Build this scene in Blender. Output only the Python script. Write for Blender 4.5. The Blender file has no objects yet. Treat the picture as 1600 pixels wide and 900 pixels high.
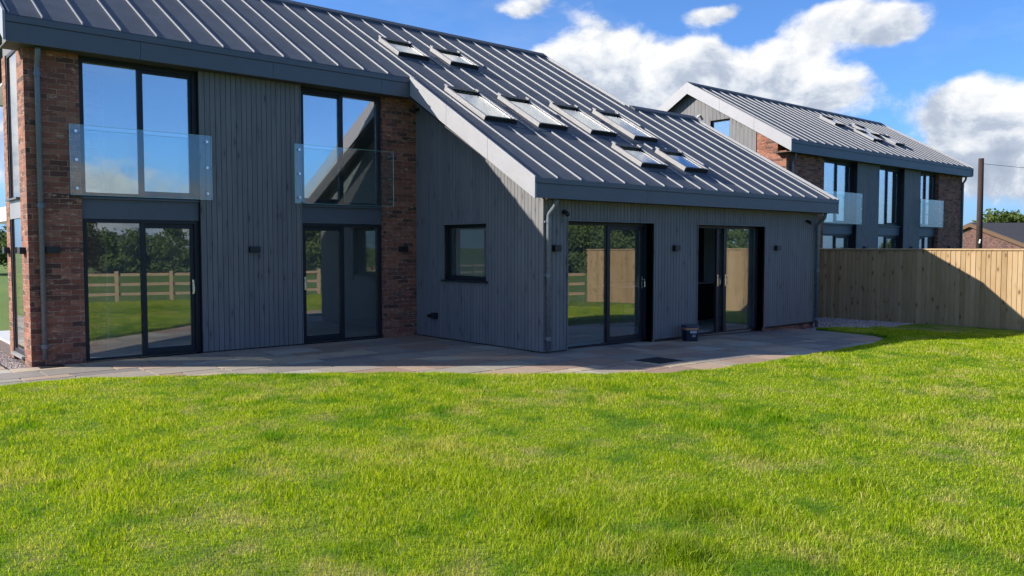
import bpy, math, random
import numpy as np
from math import radians as R
random.seed(7)
rng = np.random.default_rng(11)
SC = bpy.context.scene
COL = SC.collection

# ------------------------------------------------------------------ camera
F_PX, YAW, PITCH, CAM_H = 1270.2, 49.507, 2.889, 1.65
cam = bpy.data.cameras.new("camera"); camo = bpy.data.objects.new("camera", cam)
COL.objects.link(camo); SC.camera = camo
cam.sensor_width = 36; cam.lens = F_PX/1600*36; cam.clip_end = 3000; cam.clip_start = 0.05
camo.location = (0, 0, CAM_H); camo.rotation_euler = (R(90-PITCH), 0, R(YAW-90))

def pix_dir(x, y):
    yw, p = R(YAW), R(PITCH)
    f = np.array([math.cos(yw)*math.cos(p), math.sin(yw)*math.cos(p), -math.sin(p)])
    r = np.array([math.sin(yw), -math.cos(yw), 0]); u = np.cross(r, f)
    d = f + r*(x-800)/F_PX + u*(450-y)/F_PX
    return d/np.linalg.norm(d)

# ------------------------------------------------------------------ light
SUNV = np.array([-1.22, 1.0, .888]); SUNV /= np.linalg.norm(SUNV)      # towards the sun
SUN_EL = math.asin(SUNV[2]); SUN_AZ = math.atan2(SUNV[0], SUNV[1])     # azimuth clockwise from +Y
sl = bpy.data.lights.new("sun", 'SUN'); so = bpy.data.objects.new("sun", sl); COL.objects.link(so)
sl.energy = 5.0; sl.angle = R(.53); sl.color = (1, .93, .82)
from mathutils import Vector
so.rotation_euler = Vector(SUNV).to_track_quat('Z', 'Y').to_euler()
so.location = (-20, 20, 30)

SC.view_settings.view_transform = 'Standard'; SC.view_settings.look = 'None'
SC.view_settings.exposure = 1.0; SC.view_settings.gamma = 1
SC.render.engine = 'CYCLES'
SC.cycles.max_bounces = 8; SC.cycles.transparent_max_bounces = 24
SC.cycles.glossy_bounces = 4; SC.cycles.diffuse_bounces = 3; SC.cycles.transmission_bounces = 4
SC.cycles.sample_clamp_indirect = 6; SC.cycles.use_denoising = True

class G:
    """small node-graph helper"""
    def __init__(s, nt): s.nt = nt
    def n(s, t, **kw):
        nd = s.nt.nodes.new(t)
        for k, v in kw.items(): setattr(nd, k, v)
        return nd
    def put(s, sock, v):
        if v is None: return
        if isinstance(v, bpy.types.NodeSocket): s.nt.links.new(v, sock)
        elif isinstance(v, (tuple, list)) and sock.type == 'RGBA': sock.default_value = tuple(v)+((1,) if len(v) == 3 else ())
        else: sock.default_value = v
    def m(s, op, a, b=None, c=None, clamp=False):
        nd = s.n('ShaderNodeMath', operation=op, use_clamp=clamp)
        for i, v in enumerate((a, b, c)): s.put(nd.inputs[i], v)
        return nd.outputs[0]
    def vm(s, op, a, b=None):
        nd = s.n('ShaderNodeVectorMath', operation=op); s.put(nd.inputs[0], a)
        if b is not None: s.put(nd.inputs[3 if op == 'SCALE' else 1], b)
        return nd.outputs[0]
    def mix(s, f, a, b, mode='MIX'):
        nd = s.n('ShaderNodeMix', data_type='RGBA', blend_type=mode); s.put(nd.inputs[0], f)
        s.put(nd.inputs[6], a); s.put(nd.inputs[7], b); return nd.outputs[2]
    def sep(s, v):
        nd = s.n('ShaderNodeSeparateXYZ'); s.put(nd.inputs[0], v); return nd.outputs
    def comb(s, x=0., y=0., z=0.):
        nd = s.n('ShaderNodeCombineXYZ'); [s.put(nd.inputs[i], v) for i, v in enumerate((x, y, z))]; return nd.outputs[0]
    def noise(s, v, scale, detail=4, rough=.55, dist=0.):
        nd = s.n('ShaderNodeTexNoise'); s.put(nd.inputs['Vector'], v); nd.inputs['Scale'].default_value = scale
        nd.inputs['Detail'].default_value = detail; nd.inputs['Roughness'].default_value = rough
        nd.inputs['Distortion'].default_value = dist; return nd.outputs[0]
    def ramp(s, f, pts, interp='LINEAR'):
        nd = s.n('ShaderNodeValToRGB'); s.put(nd.inputs[0], f); cr = nd.color_ramp; cr.interpolation = interp
        while len(cr.elements) < len(pts): cr.elements.new(.5)
        for e, (p, c) in zip(cr.elements, pts):
            e.position = p; e.color = (tuple(c)+(1,))[:4] if isinstance(c, (tuple, list)) else (c, c, c, 1)
        return nd.outputs[0]
    def rng(s, v, a, b, c=0., d=1., kind='LINEAR'):
        nd = s.n('ShaderNodeMapRange', interpolation_type=kind); s.put(nd.inputs[0], v)
        for i, x in enumerate((a, b, c, d)): nd.inputs[1+i].default_value = x
        return nd.outputs[0]
    def bump(s, h, strength, dist=.01):
        nd = s.n('ShaderNodeBump'); nd.inputs['Strength'].default_value = strength
        nd.inputs['Distance'].default_value = dist; s.put(nd.inputs['Height'], h); return nd.outputs[0]

# ------------------------------------------------------------------ sky with clouds
world = bpy.data.worlds.new("World"); SC.world = world; world.use_nodes = True
wt = world.node_tree; wt.nodes.clear(); g = G(wt)
sky = g.n('ShaderNodeTexSky', sky_type='NISHITA', sun_disc=False, sun_elevation=SUN_EL, sun_rotation=SUN_AZ,
          altitude=0, air_density=1.0, dust_density=.25, ozone_density=2.5)
D = g.vm('NORMALIZE', g.n('ShaderNodeTexCoord').outputs['Generated'])
dx, dy, dz = g.sep(D)
az = g.m('ARCTAN2', dy, dx); el = g.m('ARCSINE', dz)
# cloud masses: pixel centre in the photograph's direction space, radii in pixels, weight
BL = [(860, 92, 60, 32, 1.0), (950, 72, 60, 46, 1.1), (915, 130, 110, 50, .8), (1010, 120, 75, 50, .85), (1095, 84, 52, 38, 1.15), (1060, 155, 140, 50, .62),
      (1200, 108, 58, 28, 1.2), (1245, 135, 55, 36, .8), (1240, 66, 62, 26, .72), (1200, 165, 140, 40, .6), (1315, 160, 55, 40, .62),
      (1345, 18, 70, 36, .9), (1375, 60, 44, 24, .7), (1430, 28, 46, 22, .55), (1290, 30, 50, 24, .55), (1120, 14, 60, 15, .95), (828, 8, 62, 24, 1.0),
      (1505, 150, 46, 44, 1.1), (1545, 200, 75, 48, .8), (1590, 285, 110, 50, .72), (1520, 245, 34, 24, .95), (1640, 180, 60, 60, .6), (690, 5, 60, 25, .25),
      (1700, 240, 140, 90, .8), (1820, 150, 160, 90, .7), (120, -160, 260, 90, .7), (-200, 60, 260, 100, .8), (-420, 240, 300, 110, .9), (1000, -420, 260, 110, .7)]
def azel(v): return math.atan2(v[1], v[0]), math.asin(max(-1, min(1, v[2])))
blobs = []
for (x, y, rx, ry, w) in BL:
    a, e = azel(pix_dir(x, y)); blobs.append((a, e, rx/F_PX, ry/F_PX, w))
# low clouds the windows mirror; unseen high ones added to whiten ambient and rooflights
for (a, e, ra, re, w) in [(42, 34, 30, 7, .75), (140, 46, 40, 12, 1.1), (60, 52, 34, 12, 1.0), (-20, 58, 40, 10, 1.0), (-100, 50, 34, 10, 1.0), (-170, 48, 36, 12, 1.1), (100, 76, 90, 10, .9), (175, 18, 26, 8, 1.), (120, 12, 22, 6, .9), (-75, 4, 10, 2.2, .75), (-58, 5, 7, 1.8, .65), (-100, 5, 14, 2.5, .7), (-40, 4.5, 8, 2, .7), (-24, 12, 8, 2.5, .7), (-125, 6, 18, 5, .8), (-160, 16, 14, 6, .7), (-66, 1, 30, 2, .7)]:
    blobs.append((R(a), R(e), R(ra), R(re), w))
warp = g.n('ShaderNodeTexNoise'); g.put(warp.inputs['Vector'], D); warp.inputs['Scale'].default_value = 9; warp.inputs['Detail'].default_value = 3
wv = g.vm('SUBTRACT', warp.outputs['Color'], (.5, .5, .5)); w1, w2, w3 = g.sep(wv)
azw = g.m('MULTIPLY_ADD', w1, .085, az); elw = g.m('MULTIPLY_ADD', w2, .06, el)
tot = None; totlo = None
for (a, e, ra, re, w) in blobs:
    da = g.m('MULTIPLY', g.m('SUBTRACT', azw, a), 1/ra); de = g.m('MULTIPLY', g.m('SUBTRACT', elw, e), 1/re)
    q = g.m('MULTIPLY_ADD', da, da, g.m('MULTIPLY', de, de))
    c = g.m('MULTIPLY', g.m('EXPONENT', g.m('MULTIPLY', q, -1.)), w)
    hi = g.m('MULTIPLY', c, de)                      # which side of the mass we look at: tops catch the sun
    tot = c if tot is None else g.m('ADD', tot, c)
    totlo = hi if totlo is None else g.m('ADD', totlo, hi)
P2 = g.vm('MULTIPLY', D, (1, 1, 1.5))
n1 = g.noise(P2, 8.5, 11, .63, .2)
sh = g.vm('ADD', P2, tuple(SUNV*.018))
n2 = g.noise(sh, 8.5, 7, .58, .25)
dens = g.m('ADD', tot, g.m('MULTIPLY', g.m('SUBTRACT', n1, .5), 1.7))
cov = g.rng(dens, .50, .96, 0, 1, 'SMOOTHSTEP')
veil = g.m('MULTIPLY', g.rng(g.noise(g.vm('MULTIPLY', D, (1, 1, 3)), 3.2, 5, .6), .5, .75), .16)
cov = g.m('MAXIMUM', cov, veil)
lit = g.m('ADD', g.m('MULTIPLY', g.m('SUBTRACT', n1, n2), 3.0), g.m('MULTIPLY_ADD', totlo, .5, .70))
lit = g.m('SUBTRACT', lit, g.m('MULTIPLY', g.rng(dens, .8, 1.8), .16))
ccol = g.ramp(lit, [(0., (.40, .47, .60)), (.38, (.52, .59, .71)), (.60, (.74, .79, .87)), (.92, (.98, .99, 1.))])
skyc = g.mix(1., sky.outputs[0], (.064, .075, .100), 'MULTIPLY')
low = g.rng(el, -.02, .30, 1., 0., 'SMOOTHSTEP')
skyc = g.mix(low, skyc, g.mix(1., skyc, (.70, .87, 1.10), 'MULTIPLY'))
hz = g.m('MULTIPLY', g.rng(el, -.01, .13, 1., 0., 'SMOOTHSTEP'), .8)
skyc = g.mix(hz, skyc, (.155, .27, .44))
hsv = g.n('ShaderNodeHueSaturation'); hsv.inputs['Saturation'].default_value = 1.1; g.put(hsv.inputs['Color'], skyc)
final = g.mix(cov, hsv.outputs[0], g.mix(1., ccol, (.51, .51, .51), 'MULTIPLY'))
bg = g.n('ShaderNodeBackground'); g.put(bg.inputs[0], final); bg.inputs[1].default_value = 1.0
wo = g.n('ShaderNodeOutputWorld'); wt.links.new(bg.outputs[0], wo.inputs[0])

# ------------------------------------------------------------------ materials
def mat(name, fn):
    m = bpy.data.materials.new(name); m.use_nodes = True; nt = m.node_tree; nt.nodes.clear(); g = G(nt)
    out = g.n('ShaderNodeOutputMaterial'); nt.links.new(fn(g), out.inputs[0]); return m
def pb(g, col, rough=.6, metal=0., spec=.5, normal=None, coat=0.):
    b = g.n('ShaderNodeBsdfPrincipled'); g.put(b.inputs['Base Color'], col); g.put(b.inputs['Roughness'], rough)
    b.inputs['Metallic'].default_value = metal; b.inputs['Specular IOR Level'].default_value = spec
    b.inputs['Coat Weight'].default_value = coat
    if normal is not None: g.put(b.inputs['Normal'], normal)
    return b.outputs[0]
def geo(g): return g.n('ShaderNodeNewGeometry')
def uvw(g):
    """wall coordinates: along the wall, up, depth - for walls along X or along Y"""
    ge = geo(g); x, y, z = g.sep(ge.outputs['Position']); nx, ny, nz = g.sep(ge.outputs['True Normal'])
    k = g.m('GREATER_THAN', g.m('ABSOLUTE', nx), .6)
    u = g.m('ADD', g.m('MULTIPLY', x, g.m('SUBTRACT', 1., k)), g.m('MULTIPLY', y, k))
    return u, z, ge
def brick_fn(tint=(1, 1, 1)):
    def f(g):
        u, z, ge = uvw(g)
        P = ge.outputs['Position']
        wob = g.m('MULTIPLY', g.m('SUBTRACT', g.noise(P, 11, 3), .5), .022)
        v = g.comb(u, g.m('ADD', z, wob), 0.)
        b = g.n('ShaderNodeTexBrick'); g.put(b.inputs['Vector'], v)
        b.inputs['Color1'].default_value = (0, 0, 0, 1); b.inputs['Color2'].default_value = (1, 1, 1, 1); b.inputs['Mortar'].default_value = (.5, .5, .5, 1)
        b.inputs['Scale'].default_value = 1; b.inputs['Brick Width'].default_value = .225; b.inputs['Row Height'].default_value = .075
        b.inputs['Mortar Size'].default_value = .0055; b.inputs['Mortar Smooth'].default_value = .25
        t = [c for c in tint]
        C = lambda r, gg, bb: (r*t[0], gg*t[1], bb*t[2])
        col = g.ramp(b.outputs['Color'], [(0, C(.055, .037, .038)), (.16, C(.10, .055, .048)), (.35, C(.165, .075, .058)), (.6, C(.205, .09, .066)), (.82, C(.26, .135, .098)), (1, C(.15, .085, .075))])
        col = g.mix(g.rng(g.noise(P, 34, 5, .7), .35, .75, 0, .45), col, C(.10, .06, .055))
        smear = g.rng(g.noise(g.vm('MULTIPLY', P, (1, 1, 3.0)), 9., 6, .72), .56, .68)
        sm = g.m('MULTIPLY', smear, .75)
        sm0 = sm
        col = g.mix(b.outputs['Fac'], col, g.mix(g.rng(g.noise(P, 7, 4, .6), .35, .65), C(.12, .095, .085), C(.30, .25, .21)))
        col = g.mix(sm0, col, C(.46, .37, .29))
        h = g.m('ADD', g.m('MULTIPLY', g.m('SUBTRACT', 1., b.outputs['Fac']), .8), g.m('MULTIPLY', g.noise(P, 55, 5, .7), .55))
        h = g.m('ADD', h, g.m('MULTIPLY', g.noise(P, 16, 3, .6), .5))
        return pb(g, col, .92, spec=.25, normal=g.bump(h, .9, .012))
    return f
def clad_fn(g):
    ge = geo(g); P = ge.outputs['Position']
    r = ge.outputs['Random Per Island']
    grain = g.noise(g.vm('MULTIPLY', P, (60, 60, 2.2)), 1., 5, .6)
    big = g.noise(g.vm('MULTIPLY', P, (6, 6, .8)), 1.2, 3)
    col = g.mix(r, (.142, .140, .147), (.168, .164, .168))
    col = g.mix(g.rng(grain, .35, .75, 0, .6), col, (.105, .11, .12))
    col = g.mix(g.rng(big, .4, .7, 0, .35), col, (.20, .20, .205))
    # knots showing through the stain
    x, y, z = g.sep(P)
    vo = g.n('ShaderNodeTexVoronoi', feature='F1'); g.put(vo.inputs['Vector'], g.vm('MULTIPLY', P, (9, 9, 2.3))); vo.inputs['Scale'].default_value = 1.
    kn = g.rng(vo.outputs['Distance'], .05, .16, 1, 0)
    col = g.mix(g.m('MULTIPLY', g.rng(vo.outputs['Distance'], .15, .4, 1, 0), .25), col, (.08, .08, .09))
    col = g.mix(g.m('MULTIPLY', kn, .8), col, (.035, .035, .04))
    return pb(g, col, .7, spec=.3, normal=g.bump(grain, .35, .004))
def metal_fn(col, rough=.42, var=.05, metal=0., spec=.5):
    def f(g):
        P = geo(g).outputs['Position']
        n = g.noise(P, 2.2, 5, .6); n2_ = g.noise(g.vm('MULTIPLY', P, (3, 1, 1)), 14, 3)
        c = g.mix(g.rng(n, .3, .7), tuple(x*(1-var*2) for x in col), tuple(x*(1+var*2) for x in col))
        return pb(g, c, g.rng(n2_, .3, .7, rough-.06, rough+.08), metal, spec, normal=g.bump(n, .12, .03))
    return f
def glass_fn(base=.17, tint=(.62, .70, .70), gt=(1, 1, 1), wave=.02, haze=.0):
    def f(g):
        P = geo(g).outputs['Position']
        nrm = g.bump(g.noise(P, 1.1, 1), wave, .02)
        dt = g.n('ShaderNodeVectorMath', operation='DOT_PRODUCT'); ge = geo(g); g.put(dt.inputs[0], ge.outputs['Normal']); g.put(dt.inputs[1], ge.outputs['Incoming'])
        c_ = g.m('SUBTRACT', 1., g.m('ABSOLUTE', dt.outputs['Value']))
        k = g.m('MULTIPLY_ADD', g.m('POWER', c_, 5.), .9, base, clamp=True)      # thin pane: the same reflectance from either face
        gl = g.n('ShaderNodeBsdfGlossy'); gl.inputs['Roughness'].default_value = 0.; g.put(gl.inputs['Color'], gt); g.put(gl.inputs['Normal'], nrm)
        tr = g.n('ShaderNodeBsdfTransparent'); g.put(tr.inputs[0], tint)
        mx = g.n('ShaderNodeMixShader'); g.put(mx.inputs[0], k)
        g.nt.links.new(tr.outputs[0], mx.inputs[1]); g.nt.links.new(gl.outputs[0], mx.inputs[2])
        if haze:      # pale diffuse haze standing in for light from the rooms behind
            df = g.n('ShaderNodeBsdfDiffuse'); g.put(df.inputs[0], (.55, .60, .60))
            sm = g.n('ShaderNodeMixShader'); g.put(sm.inputs[0], g.rng(g.noise(g.vm('MULTIPLY', P, (1, 1, .45)), 2.6, 5, .65), .3, .75, haze*.5, haze*1.7))
            g.nt.links.new(mx.outputs[0], sm.inputs[1]); g.nt.links.new(df.outputs[0], sm.inputs[2]); return sm.outputs[0]
        return mx.outputs[0]
    return f
def slab_fn(g):
    ge = geo(g); P = ge.outputs['Position']; r = ge.outputs['Random Per Island']
    col = g.ramp(r, [(0, (.26, .225, .18)), (.18, (.33, .235, .165)), (.34, (.19, .172, .15)), (.5, (.38, .305, .21)), (.6, (.26, .235, .185)), (.74, (.25, .165, .115)), (.88, (.345, .325, .27)), (.95, (.155, .14, .135))], 'CONSTANT')
    n = g.noise(P, 3.5, 6, .62); n3 = g.noise(g.vm('MULTIPLY', P, (1, 2.5, 1)), 11, 4, .6)
    col = g.mix(g.rng(n, .35, .7, 0, .45), col, (.19, .165, .15)); col = g.mix(g.rng(n3, .5, .75, 0, .35), col, (.40, .35, .29))
    return pb(g, col, .72, spec=.4, normal=g.bump(g.noise(P, 9, 5, .6), .4, .012))
def timber_fn(scale=1., knots=True, cols=((.26, .17, .082), (.41, .285, .16))):
    def f(g):
        ge = geo(g); P = ge.outputs['Position']; r = ge.outputs['Random Per Island']
        off = g.comb(0., g.m('MULTIPLY', r, 37.), g.m('MULTIPLY', r, 91.))
        Q = g.vm('ADD', P, off)
        grain = g.noise(g.vm('MULTIPLY', Q, (26, 26, 1.3) if scale > 0 else (1.3, 26, 26)), 1.6, 6, .62, .4)
        col = g.mix(r, cols[0], cols[1])
        col = g.mix(g.rng(grain, .4, .72, 0, .55), col, (.235, .14, .06))
        big = g.noise(g.vm('MULTIPLY', Q, (3, 3, 1.2)), 1.4, 3)
        col = g.mix(g.rng(big, .42, .72, 0, .4), col, (.38, .295, .185))
        if knots:
            vo = g.n('ShaderNodeTexVoronoi', feature='F1'); g.put(vo.inputs['Vector'], g.vm('MULTIPLY', Q, (7, 7, 3.2))); vo.inputs['Scale'].default_value = 1.
            kn = g.rng(vo.outputs['Distance'], .09, .2, 1, 0)
            halo = g.rng(vo.outputs['Distance'], .16, .42, 1, 0)
            sel = g.m('GREATER_THAN', g.sep(vo.outputs['Color'])[0], .35)
            col = g.mix(g.m('MULTIPLY', g.m('MULTIPLY', halo, sel), .45), col, (.27, .17, .08))
            col = g.mix(g.m('MULTIPLY', g.m('MULTIPLY', kn, sel), .85), col, (.085, .055, .03))
        return pb(g, col, .78, spec=.25, normal=g.bump(grain, .3, .004))
    return f
def patches(g, P):
    a = g.noise(P, .9, 4, .6, .3); b = g.noise(P, 3.1, 4, .6); c = g.noise(P, .35, 2)
    dry = g.rng(g.m('MULTIPLY_ADD', b, .6, g.m('MULTIPLY', a, .7)), .645, .80, 0, 1, 'SMOOTHSTEP')
    lush = g.rng(g.m('MULTIPLY_ADD', g.noise(P, 2.6, 5, .6), .75, g.m('MULTIPLY', c, .4)), .54, .70, 0, 1, 'SMOOTHSTEP')
    return dry, lush
def lawn_fn(g):
    P = geo(g).outputs['Position']; dry, lush = patches(g, P)
    col = g.mix(g.noise(P, 40, 4, .7), (.10, .17, .006), (.16, .24, .010))
    col = g.mix(g.m('MULTIPLY', lush, .7), col, (.05, .11, .015)); col = g.mix(g.m('MULTIPLY', dry, .7), col, (.22, .20, .08))
    return pb(g, col, .9, spec=.2, normal=g.bump(g.noise(P, 60, 5, .7), .8, .03))
def blade_fn(g):
    ge = geo(g); P = ge.outputs['Position']
    at = g.n('ShaderNodeAttribute', attribute_name='rnd'); r = at.outputs['Fac']
    x, y, z = g.sep(P); P0 = g.comb(x, y, 0.)
    dry, lush = patches(g, P0)
    col = g.ramp(r, [(0, (.14, .24, .004)), (.35, (.26, .36, .006)), (.75, (.39, .49, .014)), (.92, (.54, .56, .07)), (.965, (.58, .50, .20)), (1, (.66, .56, .30))])
    col = g.mix(g.m('MULTIPLY', lush, .75), col, (.075, .225, .003))
    dsel = g.m('MULTIPLY', dry, g.rng(g.m('FRACT', g.m('MULTIPLY', r, 7.31)), .25, .55))
    col = g.mix(g.m('MULTIPLY', dsel, .75), col, (.58, .50, .18))
    d = g.n('ShaderNodeBsdfDiffuse'); g.put(d.inputs[0], col)
    t = g.n('ShaderNodeBsdfTranslucent'); g.put(t.inputs[0], g.mix(1., col, (1.12, 1.1, .4), 'MULTIPLY'))
    mx = g.n('ShaderNodeMixShader'); mx.inputs[0].default_value = .48; g.nt.links.new(d.outputs[0], mx.inputs[1]); g.nt.links.new(t.outputs[0], mx.inputs[2])
    gl = g.n('ShaderNodeBsdfGlossy'); gl.inputs['Roughness'].default_value = .42; g.put(gl.inputs[0], (.8, .85, .7))
    m2 = g.n('ShaderNodeMixShader'); m2.inputs[0].default_value = .006; g.nt.links.new(mx.outputs[0], m2.inputs[1]); g.nt.links.new(gl.outputs[0], m2.inputs[2])
    return m2.outputs[0]
def leaf_fn(c1, c2):
    def f(g):
        ge = geo(g); r = ge.outputs['Random Per Island']; P = ge.outputs['Position']
        col = g.mix(g.m('MULTIPLY_ADD', g.noise(P, .9, 3), .7, g.m('MULTIPLY', r, .4)), c1, c2)
        d = g.n('ShaderNodeBsdfDiffuse'); g.put(d.inputs[0], col); t = g.n('ShaderNodeBsdfTranslucent'); g.put(t.inputs[0], col)
        mx = g.n('ShaderNodeMixShader'); mx.inputs[0].default_value = .35; g.nt.links.new(d.outputs[0], mx.inputs[1]); g.nt.links.new(t.outputs[0], mx.inputs[2])
        return mx.outputs[0]
    return f
def plain(col, rough=.6, spec=.4, var=.12, sc=6, bump=.15):
    def f(g):
        P = geo(g).outputs['Position']; n = g.noise(P, sc, 5, .6)
        return pb(g, g.mix(g.rng(n, .3, .7), tuple(x*(1-var) for x in col), tuple(min(1, x*(1+var)) for x in col)), rough, spec=spec, normal=g.bump(n, bump, .01))
    return f
def field_fn(g):
    P = geo(g).outputs['Position']
    c = g.mix(g.rng(g.noise(P, .06, 5, .6), .35, .65), (.075, .14, .025), (.13, .19, .05)); c = g.mix(g.rng(g.noise(P, 3, 4), .4, .7, 0, .4), c, (.16, .19, .06))
    return pb(g, c, .95, spec=.15, normal=g.bump(g.noise(P, 20, 5, .7), .8, .05))
def gravel_fn(g):
    ge = geo(g); r = ge.outputs['Random Per Island']
    return pb(g, g.ramp(r, [(0, (.20, .16, .15)), (.3, (.34, .27, .25)), (.6, (.42, .36, .33)), (.85, (.27, .24, .25)), (1, (.55, .48, .44))]), .8, spec=.3)
def tile_fn(g):
    P = geo(g).outputs['Position']; x, y, z = g.sep(P)
    w = g.n('ShaderNodeTexWave', wave_type='BANDS', bands_direction='Z'); w.inputs['Scale'].default_value = 2.6; w.inputs['Distortion'].default_value = .3; g.put(w.inputs['Vector'], P)
    c = g.mix(g.noise(P, 3, 5, .65), (.028, .028, .034), (.06, .058, .064))
    return pb(g, c, .85, spec=.2, normal=g.bump(w.outputs['Fac'], .8, .04))

M = dict(
    brick=mat('brick', brick_fn((1.28, 1.06, .93))), brick_far=mat('brick_plum', brick_fn((.62, .62, .66))), clad=mat('stained_timber', clad_fn),
    zinc=mat('anthracite_sheet', metal_fn((.076, .088, .108), .58, .07, 0., .1)),
    seam=mat('sunlit_seam', metal_fn((.25, .26, .28), .35, .02, 0., .5)), verge=mat('sunlit_verge', metal_fn((.275, .275, .295), .42, .02, 0., .4)),  # roof coat paled on seams and verges: sun glint and sunlight in the colour
    trim=mat('anthracite_trim', metal_fn((.085, .098, .122), .5, .03, 0., .35)),
    frame=mat('window_frame', metal_fn((.016, .019, .026), .42, .03, 0., .25)),
    pipe=mat('grey_pipe', metal_fn((.13, .145, .165), .28, .03)),
    black=mat('black_plastic', plain((.012, .013, .016), .5)),
    glass=mat('window_glass', glass_fn(.33, (.82, .85, .86), haze=.015)),
    dglass=mat('door_glass', glass_fn(.17, (.84, .88, .87), haze=.035)),
    bal=mat('balustrade_glass', glass_fn(.06, (.93, .98, .985), (1, 1, 1), 0.)),
    bedge=mat('glass_edge', plain((.30, .62, .60), .2, .6, .05)),
    rlglass=mat('rooflight_glass', glass_fn(.34, (.86, .9, .9))),
    steel=mat('brushed_steel', metal_fn((.62, .62, .62), .25, .03, 1.)),
    rlcap=mat('rooflight_flashing', metal_fn((.25, .245, .25), .38, .04)),
    plaster=mat('white_plaster', plain((.74, .75, .76), .9, .2, .03, 2, .05)),
    floor=mat('pale_floor_tiles', plain((.52, .52, .50), .35, .4, .05, 1.5, .02)),
    kitchen=mat('dark_kitchen', plain((.022, .024, .028), .5)), stone=mat('worktop_stone', plain((.42, .43, .44), .3)),
    slab=mat('sandstone', slab_fn), bed=mat('jointing_sand', plain((.035, .032, .03), .95, .1, .2, 20)),
    timber=mat('new_softwood', timber_fn()), rail=mat('rail_softwood', timber_fn(-1, False, ((.27, .20, .135), (.34, .26, .18)))),
    lawn=mat('lawn_soil', lawn_fn), blade=mat('grass_blades', blade_fn), field=mat('pasture', field_fn),
    leaf=mat('leaves', leaf_fn((.05, .085, .028), (.14, .19, .065))), leaf_far=mat('leaves_far', leaf_fn((.05, .085, .02), (.15, .185, .055))),
    bark=mat('bark', plain((.09, .07, .055), .9, .2, .3, 12, .5)), gravel=mat('gravel', gravel_fn),
    gbed=mat('gravel_bed', plain((.16, .13, .12), .95, .1, .35, 40, .5)), tile=mat('slate_tiles', tile_fn),
    pole=mat('creosoted_pole', plain((.04, .026, .023), .85, .2, .25, 8)), mesh=mat('drain_black', plain((.02, .022, .025), .6)),
    tub=mat('navy_plastic', plain((.005, .010, .028), .3, .5, .03)), lid=mat('navy_lid', plain((.02, .035, .075), .35, .5, .03)),
    copper=mat('copper_band', plain((.42, .20, .11), .45, .5, .06)), label=mat('pale_label', plain((.38, .40, .42), .5, .4, .1)),
    barge=mat('stained_bargeboard', plain((.10, .062, .04), .8, .2, .1)), dstone=mat('door_white', plain((.74, .76, .77), .5, .4, .02)),
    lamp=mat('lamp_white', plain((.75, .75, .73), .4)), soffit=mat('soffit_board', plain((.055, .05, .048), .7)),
)

# ------------------------------------------------------------------ geometry helpers
class MB:
    def __init__(s): s.v = []; s.f = []; s.mi = []; s.mats = []
    def add(s, vs, fs, m=0):
        b = len(s.v); s.v += [tuple(map(float, p)) for p in vs]; s.f += [tuple(b+i for i in f) for f in fs]; s.mi += [m]*len(fs); return s
    def hexa(s, p, m=0):   # 8 points: bottom 0-3 ccw, top 4-7
        return s.add(p, [(3, 2, 1, 0), (4, 5, 6, 7), (0, 1, 5, 4), (1, 2, 6, 5), (2, 3, 7, 6), (3, 0, 4, 7)], m)
    def box(s, x0, x1, y0, y1, z0, z1, m=0):
        return s.hexa([(x0, y0, z0), (x1, y0, z0), (x1, y1, z0), (x0, y1, z0), (x0, y0, z1), (x1, y0, z1), (x1, y1, z1), (x0, y1, z1)], m)
    def prism(s, poly, a, b, f, m=0):   # poly of (u,v) ccw; f(u,v,w)
        n = len(poly)
        vs = [f(u, v, a) for u, v in poly]+[f(u, v, b) for u, v in poly]
        return s.add(vs, [tuple(range(n))[::-1], tuple(range(n, 2*n))]+[(i, (i+1) % n, n+(i+1) % n, n+i) for i in range(n)], m)
    def tube(s, pts, r, n=12, m=0, cap=True):
        pts = [Vector(p) for p in pts]; rs = r if isinstance(r, (list, tuple)) else [r]*len(pts)
        b = len(s.v); ref = Vector((0, 0, 1))
        for i, p in enumerate(pts):
            t = (pts[min(i+1, len(pts)-1)]-pts[max(i-1, 0)]).normalized()
            up = ref if abs(t.dot(ref)) < .95 else Vector((0, 1, 0))
            a = t.cross(up).normalized(); c = a.cross(t).normalized()
            for k in range(n):
                an = 2*math.pi*k/n; s.v.append(tuple(p+a*math.cos(an)*rs[i]+c*math.sin(an)*rs[i]))
        for i in range(len(pts)-1):
            for k in range(n):
                s.f.append((b+i*n+k, b+i*n+(k+1) % n, b+(i+1)*n+(k+1) % n, b+(i+1)*n+k)); s.mi.append(m)
        if cap:
            s.f.append(tuple(b+k for k in range(n))[::-1]); s.f.append(tuple(b+(len(pts)-1)*n+k for k in range(n))); s.mi += [m, m]
        return s
def kids_loc(o):
    l = Vector((0, 0, 0))
    while o is not None: l = l+o.location; o = o.parent
    return l
def link(name, mb, m, parent=None, smooth=False, label=None, loc=None, bevel=0):
    me = bpy.data.meshes.new(name)
    off = kids_loc(parent) if parent else Vector((0, 0, 0))
    if loc is None: loc = Vector((0, 0, 0))
    else: loc = Vector(loc)-off
    tot = off+loc
    me.from_pydata([(x-tot.x, y-tot.y, z-tot.z) for x, y, z in mb.v], [], mb.f)
    for mm in (m if isinstance(m, (list, tuple)) else [m]): me.materials.append(M[mm])
    if any(mb.mi): me.polygons.foreach_set('material_index', mb.mi)
    if smooth: me.polygons.foreach_set('use_smooth', [True]*len(me.polygons))
    me.update(); o = bpy.data.objects.new(name, me); COL.objects.link(o); o.location = loc
    if parent: o.parent = parent
    if label: o['label'] = label
    if bevel:
        bv = o.modifiers.new('bevel', 'BEVEL'); bv.width = bevel; bv.segments = 2; bv.limit_method = 'ANGLE'
    return o
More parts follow.
